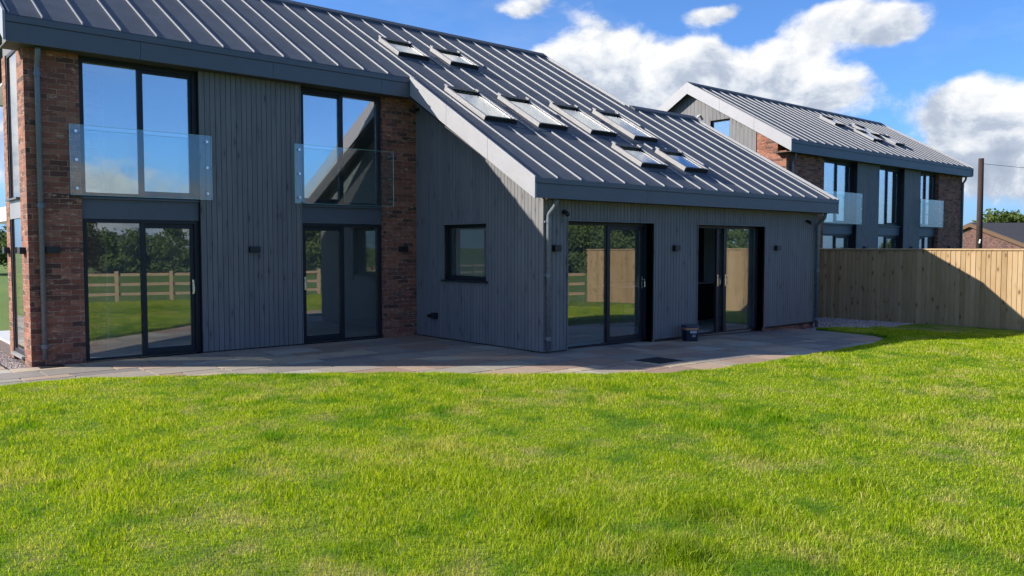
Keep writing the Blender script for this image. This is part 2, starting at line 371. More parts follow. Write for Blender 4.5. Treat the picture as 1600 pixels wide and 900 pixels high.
def tag(o, label=None, cat=None, group=None, kind=None):
    for k, v in (('label', label), ('category', cat), ('group', group), ('kind', kind)):
        if v: o[k] = v
    return o
def empty(name, loc, label, cat, group=None):
    o = bpy.data.objects.new(name, None); COL.objects.link(o); o.location = loc; o.empty_display_size = .2
    return tag(o, label, cat, group)

def skin(mb, axis, face, back, a0, a1, z0, top, holes=(), bw=None, gap=.008, m=0):
    """wall or boarding: axis 'x' runs along X with its face at Y=face; axis 'y' runs along Y with its face at X=face"""
    topf = top if callable(top) else (lambda a: top)
    br = [a0, a1]; edges = []
    if bw:
        n = int(math.ceil((a1-a0)/bw)); edges = [a0+i*bw for i in range(1, n) if a1-(a0+i*bw) > .012]; br += edges
    for h in holes: br += [h[0], h[1]]
    if hasattr(top, 'kinks'): br += top.kinks
    br = sorted(set(round(b, 5) for b in br if a0-1e-6 <= b <= a1+1e-6)); es = set(round(e, 5) for e in edges)
    for i in range(len(br)-1):
        u0, u1 = br[i], br[i+1]
        if u1-u0 < .004: continue
        mid = (u0+u1)/2; iv = [(z0, None)]
        hs = sorted([(h[2], h[3]) for h in holes if h[0] < mid < h[1]])
        segs = []; cur = z0
        for (b, t) in hs:
            if b > cur+1e-4: segs.append((cur, b, False))
            cur = max(cur, t)
        segs.append((cur, None, True))
        U0 = u0+(gap/2 if u0 in es else 0); U1 = u1-(gap/2 if u1 in es else 0)
        for (b, t, fin) in segs:
            t0, t1 = (topf(U0), topf(U1)) if fin else (t, t)
            if min(t0, t1) <= b+.003: continue
            P = lambda a, d, z: (a, d, z) if axis == 'x' else (d, a, z)
            pts = [P(U0, face, b), P(U1, face, b), P(U1, back, b), P(U0, back, b), P(U0, face, t0), P(U1, face, t1), P(U1, back, t1), P(U0, back, t0)]
            mb.hexa(pts, m)
    return mb

TAN = math.tan(R(30)); COS = math.cos(R(30)); SIN = math.sin(R(30))
ZE, YE = 2.66, 8.93                     # wing eaves, top edge
def zroof(y, ridge): return ZE+TAN*(y-YE) if y < ridge else ZE+TAN*(ridge-YE)-TAN*(y-ridge)

def frame_rect(mb, axis, d0, d1, a0, a1, z0, z1, w, wb=None, wt=None):
    """rectangular frame: bars a0..a1 x z0..z1, bar width w, between depths d0,d1"""
    wb = w if wb is None else wb; wt = w if wt is None else wt
    def b(A0, A1, Z0, Z1):
        if axis == 'x': mb.box(A0, A1, d0, d1, Z0, Z1)
        else: mb.box(d0, d1, A0, A1, Z0, Z1)
    b(a0, a0+w, z0, z1); b(a1-w, a1, z0, z1)
    if wb: b(a0+w, a1-w, z0, z0+wb)
    if wt: b(a0+w, a1-w, z1-wt, z1)
    return mb
def pane(parent, axis, d, a0, a1, z0, z1, m='dglass', name='glass_pane', th=.012):
    mb = MB(); mb.box(*((a0, a1, d, d+th) if axis == 'x' else (d, d+th, a0, a1)), z0, z1); return link(name, mb, m, parent)
def lever(parent, x, y, z):
    mb = MB()
    mb.box(x-.014, x+.014, y-.008, y, z-.11, z+.11); mb.tube([(x, y-.008, z+.06), (x, y-.05, z+.06), (x, y-.058, z+.02), (x, y-.058, z-.075)], .0095, 8)
    mb.tube([(x, y-.008, z-.075), (x, y-.016, z-.075)], .012, 10)
    return link('handle', mb, 'steel', parent)

def glazed(parent, x0, x1, z0, z1, y, kind, sash='right', door=True, mid=None):
    """two-light glazed unit with its front at y (frame depth .10); sash slides in front or behind"""
    nm = {'door': 'sliding_door', 'win': 'tall_window'}[kind]
    mb = MB(); w = .065
    frame_rect(mb, 'x', y, y+.10, x0, x1, z0, z1, w, .03 if kind == 'door' else .06, .05 if kind == 'door' else .07)
    mid = (x0+x1)/2+.01 if mid is None else mid
    fr = link(nm, mb, 'frame', parent)
    L = (x0+w, mid-.035); Rr = (mid+.035, x1-w)
    zt = z1-(.05 if kind == 'door' else .07); zb = z0+(.03 if kind == 'door' else .06)
    sm = MB()
    fix, sl = (L, Rr) if sash == 'right' else (Rr, L)
    mb2 = MB().box(mid-.035, mid+.035, y+.012, y+.034, zb, zt); link('mullion', mb2, 'frame', fr)
    k = .04 if kind == 'win' else .055; kb = .085 if kind == 'door' else .05; kt = .07 if kind == 'door' else .05
    s0, s1 = (mid-.033, x1-w-.002) if sash == 'right' else (x0+w+.002, mid+.033)      # the sash's inner stile hides behind the mullion
    ka, kz = (.064, k) if sash == 'right' else (k, .064)
    sm.box(s0, s0+ka, y+.036, y+.084, zb+.002, zt-.002); sm.box(s1-kz, s1, y+.036, y+.084, zb+.002, zt-.002)
    sm.box(s0+ka, s1-kz, y+.036, y+.084, zb+.002, zb+kb); sm.box(s0+ka, s1-kz, y+.036, y+.084, zt-kt, zt-.002)
    so_ = link('sash', sm, 'frame', fr)
    gm = 'dglass' if kind == 'door' else 'glass'
    f0, f1 = (x0+w+.001, mid-.036) if sash == 'right' else (mid+.036, x1-w-.001)
    pane(fr, 'x', y+.050, f0, f1, zb+.001, zt-.001, gm)
    pane(fr, 'x', y+.054, s0+ka+.001, s1-kz-.001, zb+kb+.001, zt-kt-.001, gm)
    hx = sl[1]-.028 if sash == 'right' else sl[0]+.028
    if kind == 'door': lever(fr, hx, y+.021, z0+1.02)
    return fr
def balustrade(parent, x0, x1, z0=2.38, z1=3.35, y=12.60):
    mb = MB().box(x0, x1, y, y+.0175, z0, z1); o = link('glass_balustrade', mb, 'bal', parent)
    ed = MB().box(x0, x1, y-.0005, y+.018, z1+.0005, z1+.004); ed.box(x0-.004, x0-.0005, y-.0005, y+.018, z0, z1); ed.box(x1+.0005, x1+.004, y-.0005, y+.018, z0, z1)
    ed.box(x0, x1, y-.0005, y+.018, z0-.004, z0-.0005)
    link('polished_edge', ed, 'bedge', o)
    for x in (x0+.075, x1-.07):
        for z in (z0+.09, (z0+z1)/2, z1-.09):
            b = MB().tube([(x, y-.012, z), (x, y-.0005, z)], .021, 14); b.tube([(x, y+.0182, z), (x, 12.698, z)], .02, 12); link('fixing_bolt', b, 'steel', o)
def wall_light(parent, c, axis='x', w=.17, h=.095, d=.075):
    x, y, z = c; mb = MB()
    if axis == 'x': mb.box(x-w/2, x+w/2, y-d, y, z-h/2, z+h/2)
    else: mb.box(x-d, x, y-w/2, y+w/2, z-h/2, z+h/2)
    o = link('wall_light', mb, 'black', parent, bevel=.003); return o
def downpipe(parent, x, y, ztop, ygut, r=.038, zb=.1):
    mb = MB(); pts = [(x, ygut, ztop), (x, ygut+.005, ztop-.04)]
    for t in np.linspace(0, 1, 9):
        s = t*t*(3-2*t); pts.append((x, ygut+.01+(y-ygut-.01)*s, ztop-.07-.19*t))
    pts += [(x, y, ztop-.32), (x, y, zb)]
    mb.tube(pts, r, 14); o = link('downpipe', mb, 'pipe', parent, smooth=True)
    for z in (ztop-.34, (ztop+zb)/2, zb+.18):
        b = MB().tube([(x, y, z-.03), (x, y, z+.03)], r+.008, 14); b.box(x-.06, x+.06, y+.018, y+.05, z-.014, z+.014); link('pipe_bracket', b, 'pipe', o)
    return o
def floodlight(parent, p, d=(0, -1)):
    x, y, z = p; mb = MB(); mb.tube([(x, y, z), (x+d[0]*.05, y+d[1]*.05, z)], .03, 12)
    mb.tube([(x+d[0]*.05, y+d[1]*.05, z-.01), (x+d[0]*.11, y+d[1]*.11, z-.045)], [.032, .038], 12)
    return mb

def roof_slab(parent, polys, seams, cuts, ridge_y, ridge_x, name='roof', skew=None, cells=()):
    """polys: list of X/Y outlines lying on one slope or the other; seams: list of (x, y0, y1)"""
    mb = MB(); up = lambda x, y, w: (x, y, zroof(y, ridge_y)+w/COS)
    for rec in cells:
        zz = lambda y: ZE+TAN*(y-YE)
        (rects, holes) = rec
        bx_ = sorted(set([v for q in rects for v in (q[0], q[1])]+[v for q in holes for v in (q[0], q[1])]))
        by_ = sorted(set([v for q in rects for v in (q[2], q[3])]+[v for q in holes for v in (q[2], q[3])]))
        for i in range(len(bx_)-1):
            for j in range(len(by_)-1):
                cx_, cy_ = (bx_[i]+bx_[i+1])/2, (by_[j]+by_[j+1])/2
                if any(q[0] < cx_ < q[1] and q[2] < cy_ < q[3] for q in rects) and not any(q[0] < cx_ < q[1] and q[2] < cy_ < q[3] for q in holes):
                    X0, X1, Y0, Y1 = bx_[i], bx_[i+1], by_[j], by_[j+1]
                    mb.hexa([(X0, Y0, zz(Y0)-.2), (X1, Y0, zz(Y0)-.2), (X1, Y1, zz(Y1)-.2), (X0, Y1, zz(Y1)-.2), (X0, Y0, zz(Y0)), (X1, Y0, zz(Y0)), (X1, Y1, zz(Y1)), (X0, Y1, zz(Y1))])
    for (poly, front) in polys:
        zz = (lambda y: ZE+TAN*(y-YE)) if front else (lambda y: ZE+TAN*(ridge_y-YE)-TAN*(y-ridge_y))
        mb.prism(poly, -.2, 0, lambda u, v, w: (u, v, zz(v)+w))
    for (x, y0, y1, front) in seams:
        ivs = [(y0, y1)]
        for (cx0, cx1, cy0, cy1) in cuts:
            if cx0-.03 < x < cx1+.03 and front:
                new = []
                for (a, b) in ivs:
                    if cy0 > a and cy0 < b: new.append((a, cy0))
                    if cy1 < b and cy1 > a: new.append((cy1, b))
                    if cy1 <= a or cy0 >= b: new.append((a, b))
                ivs = new
        zz = (lambda y: ZE+TAN*(y-YE)) if front else (lambda y: ZE+TAN*(ridge_y-YE)-TAN*(y-ridge_y))
        for (a, b) in ivs:
            if b-a < .03: continue
            # upstand with a slightly wider folded cap
            for (hw, h0, h1, m) in ((.005, .001, .018, 1), (.0085, .018, .026, 1)):
                P = lambda X, Y, h: (X, Y-(h*SIN if front else -h*SIN), zz(Y)+h*COS)
                mb.hexa([P(x-hw, a, h0), P(x+hw, a, h0), P(x+hw, b, h0), P(x-hw, b, h0), P(x-hw, a+.01, h1), P(x+hw, a+.01, h1), P(x+hw, b, h1), P(x-hw, b, h1)], m)
    return mb

def rooflight(parent, x0, x1, y0, y1, frac=1.):
    """pivot roof window standing proud of the roof slope, x0..x1 by y0..y1 in plan"""
    zz = lambda y: ZE+TAN*(y-YE)
    L = (y1-y0)/COS
    P = lambda x, s, h: (x, y0+s*COS-h*SIN, zz(y0)+s*SIN+h*COS)
    def bx(mb, xa, xb, sa, sb, ha, hb):
        mb.hexa([P(xa, sa, ha), P(xb, sa, ha), P(xb, sb, ha), P(xa, sb, ha), P(xa, sa, hb), P(xb, sa, hb), P(xb, sb, hb), P(xa, sb, hb)])
    mb = MB(); w = .05; H = .082
    bx(mb, x0, x0+w, 0, L, .002, H-.012); bx(mb, x1-w, x1, 0, L, .002, H-.012); bx(mb, x0+w, x1-w, 0, w, .002, H-.012); bx(mb, x0+w, x1-w, L-.11, L, .002, H-.012)
    o = link('rooflight', mb, 'frame', parent)
    for a, b, ou in ((x0-.012, x0+w*.75, -1), (x1-w*.75, x1+.012, 1)):
        c = MB(); bx(c, a, b, -.012, L-.02, H-.011, H+.010)
        if ou < 0: bx(c, x0-.012, x0-.002, -.012, L-.02, .012, H-.0112)
        else: bx(c, x1+.002, x1+.012, -.012, L-.02, .012, H-.0112)
        link('side_capping', c, 'rlcap', o)
    for a in (x0-.014, x1-.03):
        c = MB(); bx(c, a, a+.044, L-.09, L+.012, H+.0105, H+.036); link('hinge_housing', c, 'rlcap', o)
    hd = MB(); bx(hd, x0+w*.76, x1-w*.76, L-.13, L+.01, H-.011, H+.016); link('head_cover', hd, 'frame', o)
    hd = MB(); bx(hd, x0+w*.76, x1-w*.76, -.014, w*.7, H-.011, H+.006); link('sill_cover', hd, 'frame', o)
    gl = MB(); bx(gl, x0+w+.001, x1-w-.001, w+.001, L-.111, H-.03, H-.018); link('glass_pane', gl, 'rlglass', o)
    fl = MB(); bx(fl, x0-.11, x1+.11, -.16, -.002, .002, .006); bx(fl, x0-.11, x0-.014, -.002, L+.1, .002, .006); bx(fl, x1+.014, x1+.11, -.002, L+.1, .002, .006); bx(fl, x0-.014, x1+.014, L+.002, L+.1, .002, .006)
    link('flashing', fl, 'zinc', o)
    return o

def fascia(mb, axis_pts, h, joints):
    pass

# ------------------------------------------------------------------ ground
def gz(x):      # finished level of the paving: falls to the right
    return -.11*min(1, max(0, (x-9.5)/7.2))
EDGE = [(-9, 10.9), (1.2, 10.75), (1.53, 10.78), (1.94, 10.88), (2.39, 10.84), (3.16, 10.37), (4.12, 9.75), (4.75, 9.28), (5.39, 8.81), (5.99, 8.26), (6.52, 7.66), (7.12, 7.12), (7.77, 6.68), (8.28, 6.44),
        (8.93, 6.32), (9.8, 6.26), (10.6, 6.25), (11.56, 6.27), (13.2, 6.3), (14.4, 6.6), (15.3, 7.0), (15.75, 7.5), (15.98, 8.85), (16.7, 8.84), (17.6, 8.45), (18.6, 8.3), (19.44, 8.3)]
EX = np.array([p[0] for p in EDGE]); EY = np.array([p[1] for p in EDGE])
def edge(x): return np.interp(x, EX, EY)
def fence_y(x): return -.2-.215*(19.5-x)
_ph = rng.uniform(0, 6.28, 12); _kx = rng.uniform(-1.6, 1.6, 12); _ky = rng.uniform(-1.6, 1.6, 12)
def lawn_z(x, y):
    x = np.asarray(x, float); y = np.asarray(y, float)
    s = np.clip((x-13.0)/5.2, 0, 1); s = s*s*(3-2*s)
    z = .075-.20*s
    b = np.clip((1.2-y)/4.5, 0, 1); z = z-(.33)*b*b*(3-2*b)*(1-.45*s)
    n = sum(np.sin(_kx[i]*x+_ky[i]*y+_ph[i]) for i in range(12))*.0045
    near = np.clip((edge(x)-y)/.6, 0, 1)
    return z+n*near-.03*(1-near)**3
mb = MB(); mb.add([(-900, -900, -.36), (900, -900, -.36), (900, 900, -.36), (-900, 900, -.36)], [(0, 1, 2, 3)])
tag(link('ground', mb, 'field'), 'flat green pasture running away to the horizon', kind='structure')
mb = MB(); nx, ny = 190, 120
xs = np.concatenate([np.linspace(-9, 1.2, 30), np.linspace(1.35, 19.44, nx-30)])
for i, x in enumerate(xs):
    e = float(edge(x)); y0 = float(fence_y(x))-.5
    for j in range(ny):
        t = j/(ny-1); y = y0+(e-y0)*(1-(1-t)**1.25); mb.v.append((x, y, float(lawn_z(x, y))))
    mb.v.append((x, e+.004, -.34))
for i in range(nx-1):
    for j in range(ny):
        a = i*(ny+1)+j; mb.f.append((a, a+ny+1, a+ny+2, a+1)); mb.mi.append(0)
tag(link('lawn', mb, 'lawn', smooth=True), 'sunlit back garden lawn sloping gently to the right', kind='structure')
mb = MB(); mb.box(-30, .74, 10.95, 60, -.3, -.03); tag(link('side_lawn', mb, 'lawn'), 'grass to the left of the side path', kind='structure')

# paving: real flags on a bed, in courses along the house
def flags(x0, x1, y0, y1, swap=False, seed=1, hole=None):
    rr = random.Random(seed); mb = MB(); y = y0
    A0, A1, B0, B1 = (x0, x1, y0, y1) if not swap else (y0, y1, x0, x1)
    b = B0
    while b < B1-.05:
        w = rr.choice([.27, .56, .56, .56]); w = min(w, B1-b); a = A0-rr.random()*.7
        while a < A1:
            l = rr.choice([.27, .56, .56, .84, .84, .84]); a0, a1 = max(a, A0), min(a+l, A1)
            if a1-a0 > .04:
                gap = .011
                X0, X1, Y0, Y1 = (a0, a1, b, b+w) if not swap else (b, b+w, a0, a1)
                X0 += gap; X1 -= gap; Y0 += gap; Y1 -= gap
                dz = rr.uniform(-.0015, .0015)
                f = lambda x: gz(x)+dz
                mb.hexa([(X0, Y0, gz(X0)-.03), (X1, Y0, gz(X1)-.03), (X1, Y1, gz(X1)-.03), (X0, Y1, gz(X0)-.03), (X0, Y0, f(X0)), (X1, Y0, f(X1)), (X1, Y1, f(X1)), (X0, Y1, f(X0))])
            a += l
        b += w
    return mb
tag(link('patio', flags(-1.4, 15.93, 5.9, 12.71), 'slab'), 'patio of mixed grey, buff and pink sandstone flags', kind='structure')
tag(link('side_path', flags(.78, 1.93, 12.72, 24, True, 5), 'slab'), 'sandstone path beside the left gable wall', kind='structure')
mb = MB(); n = 18
for i in range(n):
    a, b = -1.5+i*17.43/n, -1.5+(i+1)*17.43/n
    mb.hexa([(a, 5.8, -.3), (b, 5.8, -.3), (b, 13, -.3), (a, 13, -.3), (a, 5.8, gz(a)-.02), (b, 5.8, gz(b)-.02), (b, 13, gz(b)-.02), (a, 13, gz(a)-.02)])
mb.box(.77, 1.94, 13.0, 24, -.3, -.012)
tag(link('paving_bed', mb, 'bed'), 'dark jointing between the sandstone flags', kind='structure')
mb = MB(); mb.box(15.94, 19.42, 8.2, 20, -.34, -.15); mb.box(1.945, 2.6, 12.72, 24, -.3, -.035)
tag(link('gravel_bed', mb, 'gbed'), 'bed below the loose gravel', kind='structure')
def pebbles(name, n, fx, r0, r1, label):
    oct_ = np.array([(1, 0, 0), (-1, 0, 0), (0, 1, 0), (0, -1, 0), (0, 0, .7), (0, 0, -.7)], float)
    of = [(4, 0, 2), (4, 2, 1), (4, 1, 3), (4, 3, 0), (5, 2, 0), (5, 1, 2), (5, 3, 1), (5, 0, 3)]
    mb = MB()
    for i in range(n):
        x, y, z = fx(); r = random.uniform(r0, r1); a = random.random()*6.28; c, s = math.cos(a), math.sin(a)
        p = oct_*r*np.array([random.uniform(.8, 1.4), random.uniform(.7, 1.1), random.uniform(.6, 1)])
        mb.add([(x+u*c-v*s, y+u*s+v*c, z+w) for u, v, w in p], of)
    return tag(link(name, mb, 'gravel'), label, 'gravel', kind='stuff')
pebbles('gravel', 3800, lambda: (random.uniform(1.95, 2.18), 12.74+(random.random()**1.3)*4.5, -.03+random.random()*.02), .010, .022, 'purple-grey gravel strip between the path and the left gable')
pebbles('gravel', 9000, lambda: (random.uniform(15.96, 19.40), 8.25+(random.random()**1.3)*4.2, -.145+random.random()*.02), .012, .026, 'mixed pink gravel between the wing and the timber fence')

# ------------------------------------------------------------------ grass blades
def on_lawn(px, py):
    d = pix_dir(px, py); t = (.08-CAM_H)/d[2]; return d[0]*t, d[1]*t
TUFTS = [(*on_lawn(px, py), rr_) for px, py, rr_ in ((1165, 583, .10), (1105, 800, .20), (1075, 868, .18), (850, 812, .14), (880, 700, .12), (262, 648, .10), (640, 700, .12), (1215, 655, .10),
         (1085, 812, .14), (1340, 760, .12), (90, 760, .10), (430, 690, .12), (700, 640, .12), (1020, 860, .2), (560, 860, .14), (280, 800, .12), (1180, 720, .12))]
def grass():
    n = 1050000
    th = R(YAW)+rng.uniform(-R(43), R(43), n); d = 2.3+(19.5-2.3)*rng.random(n)**.93
    x = d*np.cos(th); y = d*np.sin(th)
    e = edge(x); ok = (x > -8.5) & (x < 19.42) & (y < e+.012) & (y > fence_y(x)+.05)
    x, y, d = x[ok], y[ok], d[ok]
    # a few more along the paving edge, flopping over
    m = 26000; ex = rng.uniform(-1.5, 19.3, m); ey = edge(ex)-np.abs(rng.normal(0, .07, m)); ed = np.hypot(ex, ey)
    x = np.concatenate([x, ex]); y = np.concatenate([y, ey]); d = np.concatenate([d, ed]); n = len(x)
    # uneven growth
    def fb(x, y, k, seed):
        r_ = np.random.default_rng(seed); s = 0
        for i in range(10):
            a = r_.uniform(0, 6.28); kk = k*r_.uniform(.6, 1.7); s = s+np.sin(kk*(x*np.cos(a)+y*np.sin(a))+r_.uniform(0, 6.28))
        return s/4.5
    hgt = .033+.011*fb(x, y, 2.2, 3)+.014*fb(x, y, 6, 4); hgt = np.clip(hgt, .024, .072)*rng.uniform(.55, 1.35, n)
    tall = rng.random(n) < .012; hgt = np.where(tall, hgt*1.6, hgt)
    # a few coarse dark tussocks, placed as in the lawn seen
    rv = rng.random(n).astype(np.float32)
    for (tx_, ty_, tr) in TUFTS:
        q = np.hypot(x-tx_, y-ty_)/tr; k_ = np.exp(-q*q); hgt = hgt*(1+.9*k_); rv = np.where(rng.random(n) < k_*.9, rv*.12, rv).astype(np.float32)
    z = lawn_z(x, y)-.004
    az = rng.uniform(0, 2*np.pi, n); lean = np.abs(rng.normal(.55, .3, n)); lean = np.clip(lean, .05, 1.1)
    w = .00135*np.sqrt(np.maximum(d, 2.5)/2.5)*rng.uniform(.75, 1.3, n)
    fa = rng.uniform(0, 2*np.pi, n); wx, wy = np.cos(fa)*w, np.sin(fa)*w
    lx, ly = np.cos(az), np.sin(az)
    mx, my, mz = x+lx*hgt*np.sin(lean*.6)*.5, y+ly*hgt*np.sin(lean*.6)*.5, z+hgt*.55*np.cos(lean*.6)
    tx, ty, tz = mx+lx*hgt*.55*np.sin(lean*1.5), my+ly*hgt*.55*np.sin(lean*1.5), mz+hgt*.5*np.cos(lean*1.4)
    V = np.empty((n, 5, 3), np.float32)
    V[:, 0] = np.stack([x-wx, y-wy, z], 1); V[:, 1] = np.stack([x+wx, y+wy, z], 1)
    V[:, 2] = np.stack([mx+wx*.8, my+wy*.8, mz], 1); V[:, 3] = np.stack([mx-wx*.8, my-wy*.8, mz], 1); V[:, 4] = np.stack([tx, ty, tz], 1)
    base = (np.arange(n)*5)[:, None]
    loops = np.concatenate([base+np.array([0, 1, 2, 3]), base+np.array([3, 2, 4])], 1).astype(np.int32).ravel()
    me = bpy.data.meshes.new('grass'); me.vertices.add(n*5); me.vertices.foreach_set('co', V.ravel())
    me.loops.add(n*7); me.loops.foreach_set('vertex_index', loops)
    st = np.stack([np.arange(n)*7, np.arange(n)*7+4], 1).ravel().astype(np.int32)
    me.polygons.add(n*2); me.polygons.foreach_set('loop_start', st)
    me.update(calc_edges=True); me.validate()
    at = me.attributes.new('rnd', 'FLOAT', 'POINT'); at.data.foreach_set('value', np.repeat(rv, 5))
    me.materials.append(M['blade'])
    o = bpy.data.objects.new('grass', me); COL.objects.link(o)
    tag(o, 'short bright green grass with straw-coloured dry patches', 'grass', kind='stuff')
grass()

# ------------------------------------------------------------------ houses
SUNNY = [(8.70, 9.42, 13.60, 14.33), (9.95, 10.67, 13.60, 14.33)]
MIDR = [(8.68, 9.40, 10.90, 12.06), (9.92, 10.64, 10.90, 12.06), (11.26, 11.98, 10.90, 12.06), (12.50, 13.22, 10.90, 12.06)]
LOWR = [(11.27, 11.99, 9.66, 10.38), (12.52, 13.24, 9.66, 10.38)]

def main_body(H, ox, near):
    """the two-storey block; ox shifts it along X"""
    X = lambda x: x+ox
    RY = 15.8 if near else 16.05
    zf = lambda y: zroof(y, RY)-.21
    YM = 12.72
    L0 = 2.19
    # front piers of brick
    def brick(name, a0, a1, holes=()):
        mb = skin(MB(), 'x', YM, YM+.28, X(a0), X(a1), -.25, 4.42, [(X(h[0]), X(h[1]), h[2], h[3]) for h in holes]); return link(name, mb, 'brick', H)
    if near:
        ops = [(2.87, 4.52, 'B', 'right'), (6.21, 7.80, 'B', 'left')]
        brick('brick_pier', 2.19, 2.868); brick('brick_pier', 7.802, 8.52)
        cl = [(4.524, 6.206)]; right_end = 14.4
    else:
        ops = [(4.32, 6.36, 'B', 'right'), (7.85, 9.72, '', 'right'), (11.0, 12.62, 'B', 'left')]
        brick('brick_pier', 2.19, 4.318); brick('brick_pier', 12.622, 14.75)
        cl = [(6.364, 7.846), (9.724, 10.996)]; right_end = 14.75
    for (a, b) in cl:
        mb = skin(MB(), 'x', YM-.03, YM-.008, X(a), X(b), .02, 4.42, bw=.083); link('timber_cladding', mb, 'clad', H)
        mb = MB().box(X(a), X(b), YM-.006, YM+.25, -.05, 4.42); link('wall_core', mb, 'black', H)
    for (a, b, kind, sash) in ops:
        a, b = X(a), X(b)
        rec = .07 if near else .13
        y = YM+rec
        glazed(H, a+.002, b-.002, .012, 2.05, y, 'door', sash)
        glazed(H, a+.002, b-.002, 2.37, 4.34, y, 'win', sash)
        mb = MB().box(a+.002, b-.002, y-.012, y+.11, 2.055, 2.335); link('lintel_panel', mb, 'trim', H)
        mb = MB().box(a-.0, b+.0, y-.055, y+.1, 2.338, 2.366); link('window_sill', mb, 'trim', H)
        if kind: balustrade(H, a-.16, b+.15)
    # soffit and fascia of the front eaves
    xe = 8.22 if near else 14.95
    mb = MB().box(X(1.97), X(xe)-.01, 12.445, YM+.3, 4.342, 4.36); link('soffit', mb, 'soffit', H)
    mb = MB(); js = [1.955]+[x for x in np.arange(3.62 if near else 3.3, xe-.3, 2.0 if near else 1.62)]+[xe]
    for a, b in zip(js, js[1:]):
        mb.box(X(a)+.002, X(b)-.002, 12.44, 12.47, 4.335, 4.585)
    mb.box(X(1.955), X(xe), 12.425, 12.47, 4.59, 4.672)
    mb.box(X(1.96), X(xe)-.005, 12.455, 12.475, 4.34, 4.66)
    link('fascia', mb, 'trim', H, bevel=.002)
    # left gable wall
    gl = (13.2, 14.05, .14, 4.45) if near else (14.62, 15.33, 2.4, 5.55)
    endw = 14.34 if near else 18.9
    if near:
        mb = skin(MB(), 'y', X(L0), X(L0)+.28, YM+.281, 13.198, -.25, 4.46); link('gable_pier', mb, 'brick', H)
        mb = skin(MB(), 'y', X(L0), X(L0)+.28, 14.052, endw, -.25, 4.46); link('gable_pier', mb, 'brick', H)
        mb = skin(MB(), 'y', X(L0)+.02, X(L0)+.26, YM-.02, endw, 4.462, zf, bw=.14); link('gable_cladding', mb, 'clad', H)
        f = MB(); frame_rect(f, 'y', X(L0)+.015, X(L0)+.09, 13.2, 14.05, .10, 4.46, .05)
        f.box(X(L0)+.02, X(L0)+.085, 13.25, 14.0, 2.06, 2.32); fo = link('gable_window', f, 'frame', H)
        mb = MB().box(X(L0)-.05, X(L0)+.013, 13.2, 14.05, 2.325, 2.35); link('window_sill', mb, 'trim', fo)
        mb = MB().box(X(L0)+.004, X(L0)+.0135, 13.2, 14.05, 2.06, 2.32); link('spandrel_panel', mb, 'rlcap', fo)
        mb = MB().box(X(L0)-.04, X(L0)+.013, 13.2, 14.05, .06, .097); link('window_sill', mb, 'rlcap', fo)
        pane(fo, 'y', X(L0)+.03, 13.251, 13.999, .151, 2.059, 'glass'); pane(fo, 'y', X(L0)+.03, 13.251, 13.999, 2.321, 4.409, 'glass')
        mb = skin(MB(), 'x', endw, endw-.24, X(L0)+.28, X(3.5), -.25, 4.6); link('porch_wall', mb, 'brick', H)
        mb = skin(MB(), 'y', X(3.3), X(3.5), endw+.01, 18.88, -.25, zf); link('porch_wall', mb, 'clad', H)
        wall_light(H, (X(L0), 12.98, 1.6), 'y'); wall_light(H, (X(L0), 14.2, 1.6), 'y')
    else:
        mb = skin(MB(), 'y', X(L0), X(L0)+.28, YM+.281, 13.7, -.25, zf); link('gable_pier', mb, 'brick', H)
        mb = skin(MB(), 'y', X(L0)-.02, X(L0), 13.703, 18.9, .02, zf, [gl], bw=.14); link('gable_cladding', mb, 'clad', H)
        mb = skin(MB(), 'y', X(L0)+.002, X(L0)+.26, 13.703, 18.9, -.2, zf, [gl]); link('wall_core', mb, 'black', H)
        f = MB(); frame_rect(f, 'y', X(L0)+.04, X(L0)+.12, gl[0], gl[1], gl[2], gl[3], .05); fo = link('gable_window', f, 'frame', H)
        pane(fo, 'y', X(L0)+.07, gl[0]+.051, gl[1]-.051, gl[2]+.051, gl[3]-.051, 'glass')
        for yy in (15.72, 16.45):
            mb = floodlight(H, (X(L0)-.022, yy, 5.75), (-1, 0)); link('floodlight', mb, 'lamp', H, smooth=True)
    # right gable and back
    mb = skin(MB(), 'y', X(right_end)-.25, X(right_end), YM+.281 if not near else 12.95, 18.9, -.25, zf); link('gable_wall', mb, 'brick', H)
    mb = skin(MB(), 'x', 18.9, 18.65, X(3.3) if near else X(L0), X(right_end), -.25, 4.4); link('rear_wall', mb, 'brick', H)
    if near:
        mb = MB().box(8.81, 14.14, 12.74, 12.94, 2.5, 4.6); link('wall_core', mb, 'black', H)
    return RY

# ---- near house
near = empty('detached_house', (8.5, 12.7, 0), 'large two-storey house with dark standing-seam roof, brick piers and a grey-boarded wing', 'house')
RY = main_body(near, 0, True)
RX0, RX1 = 1.955, 14.55
CELLS = [([(1.955, 14.55, 12.452, RY), (8.3, 16.95, 8.95, 12.452), (14.55, 16.95, 12.452, 12.8)], [(a+.05, b-.05, c+.03, d-.09) for a, b, c, d in MIDR+LOWR])]
polys = [([(8.075, 8.95), (8.3, 8.95), (8.3, 12.452), (8.22, 12.452)], True),
         ([(1.955, RY), (14.55, RY), (14.55, 19.2), (1.955, 19.2)], False)]
seams = [(2.39+.4885*i, 12.46, RY-.06, True) for i in range(12)]+[(8.27, 12.3, RY-.06, True)]
for i in range(17):
    x = 8.57+.507*i
    seams.append((x, 8.97, (RY-.06) if x < 14.5 else 12.74, True))
seams += [(16.9, 8.97, 12.74, True), (14.49, 12.9, RY-.06, True), (2.0, 12.46, RY-.06, True)]
seams += [(2.4+.5*i, RY+.06, 19.15, False) for i in range(24)]
cuts = [(a-.06, b+.06, c-.17, d+.13) for a, b, c, d in SUNNY+MIDR+LOWR]
mb = roof_slab(near, polys, seams, cuts, RY, None, cells=CELLS); link('roof', mb, ['zinc', 'seam'], near)
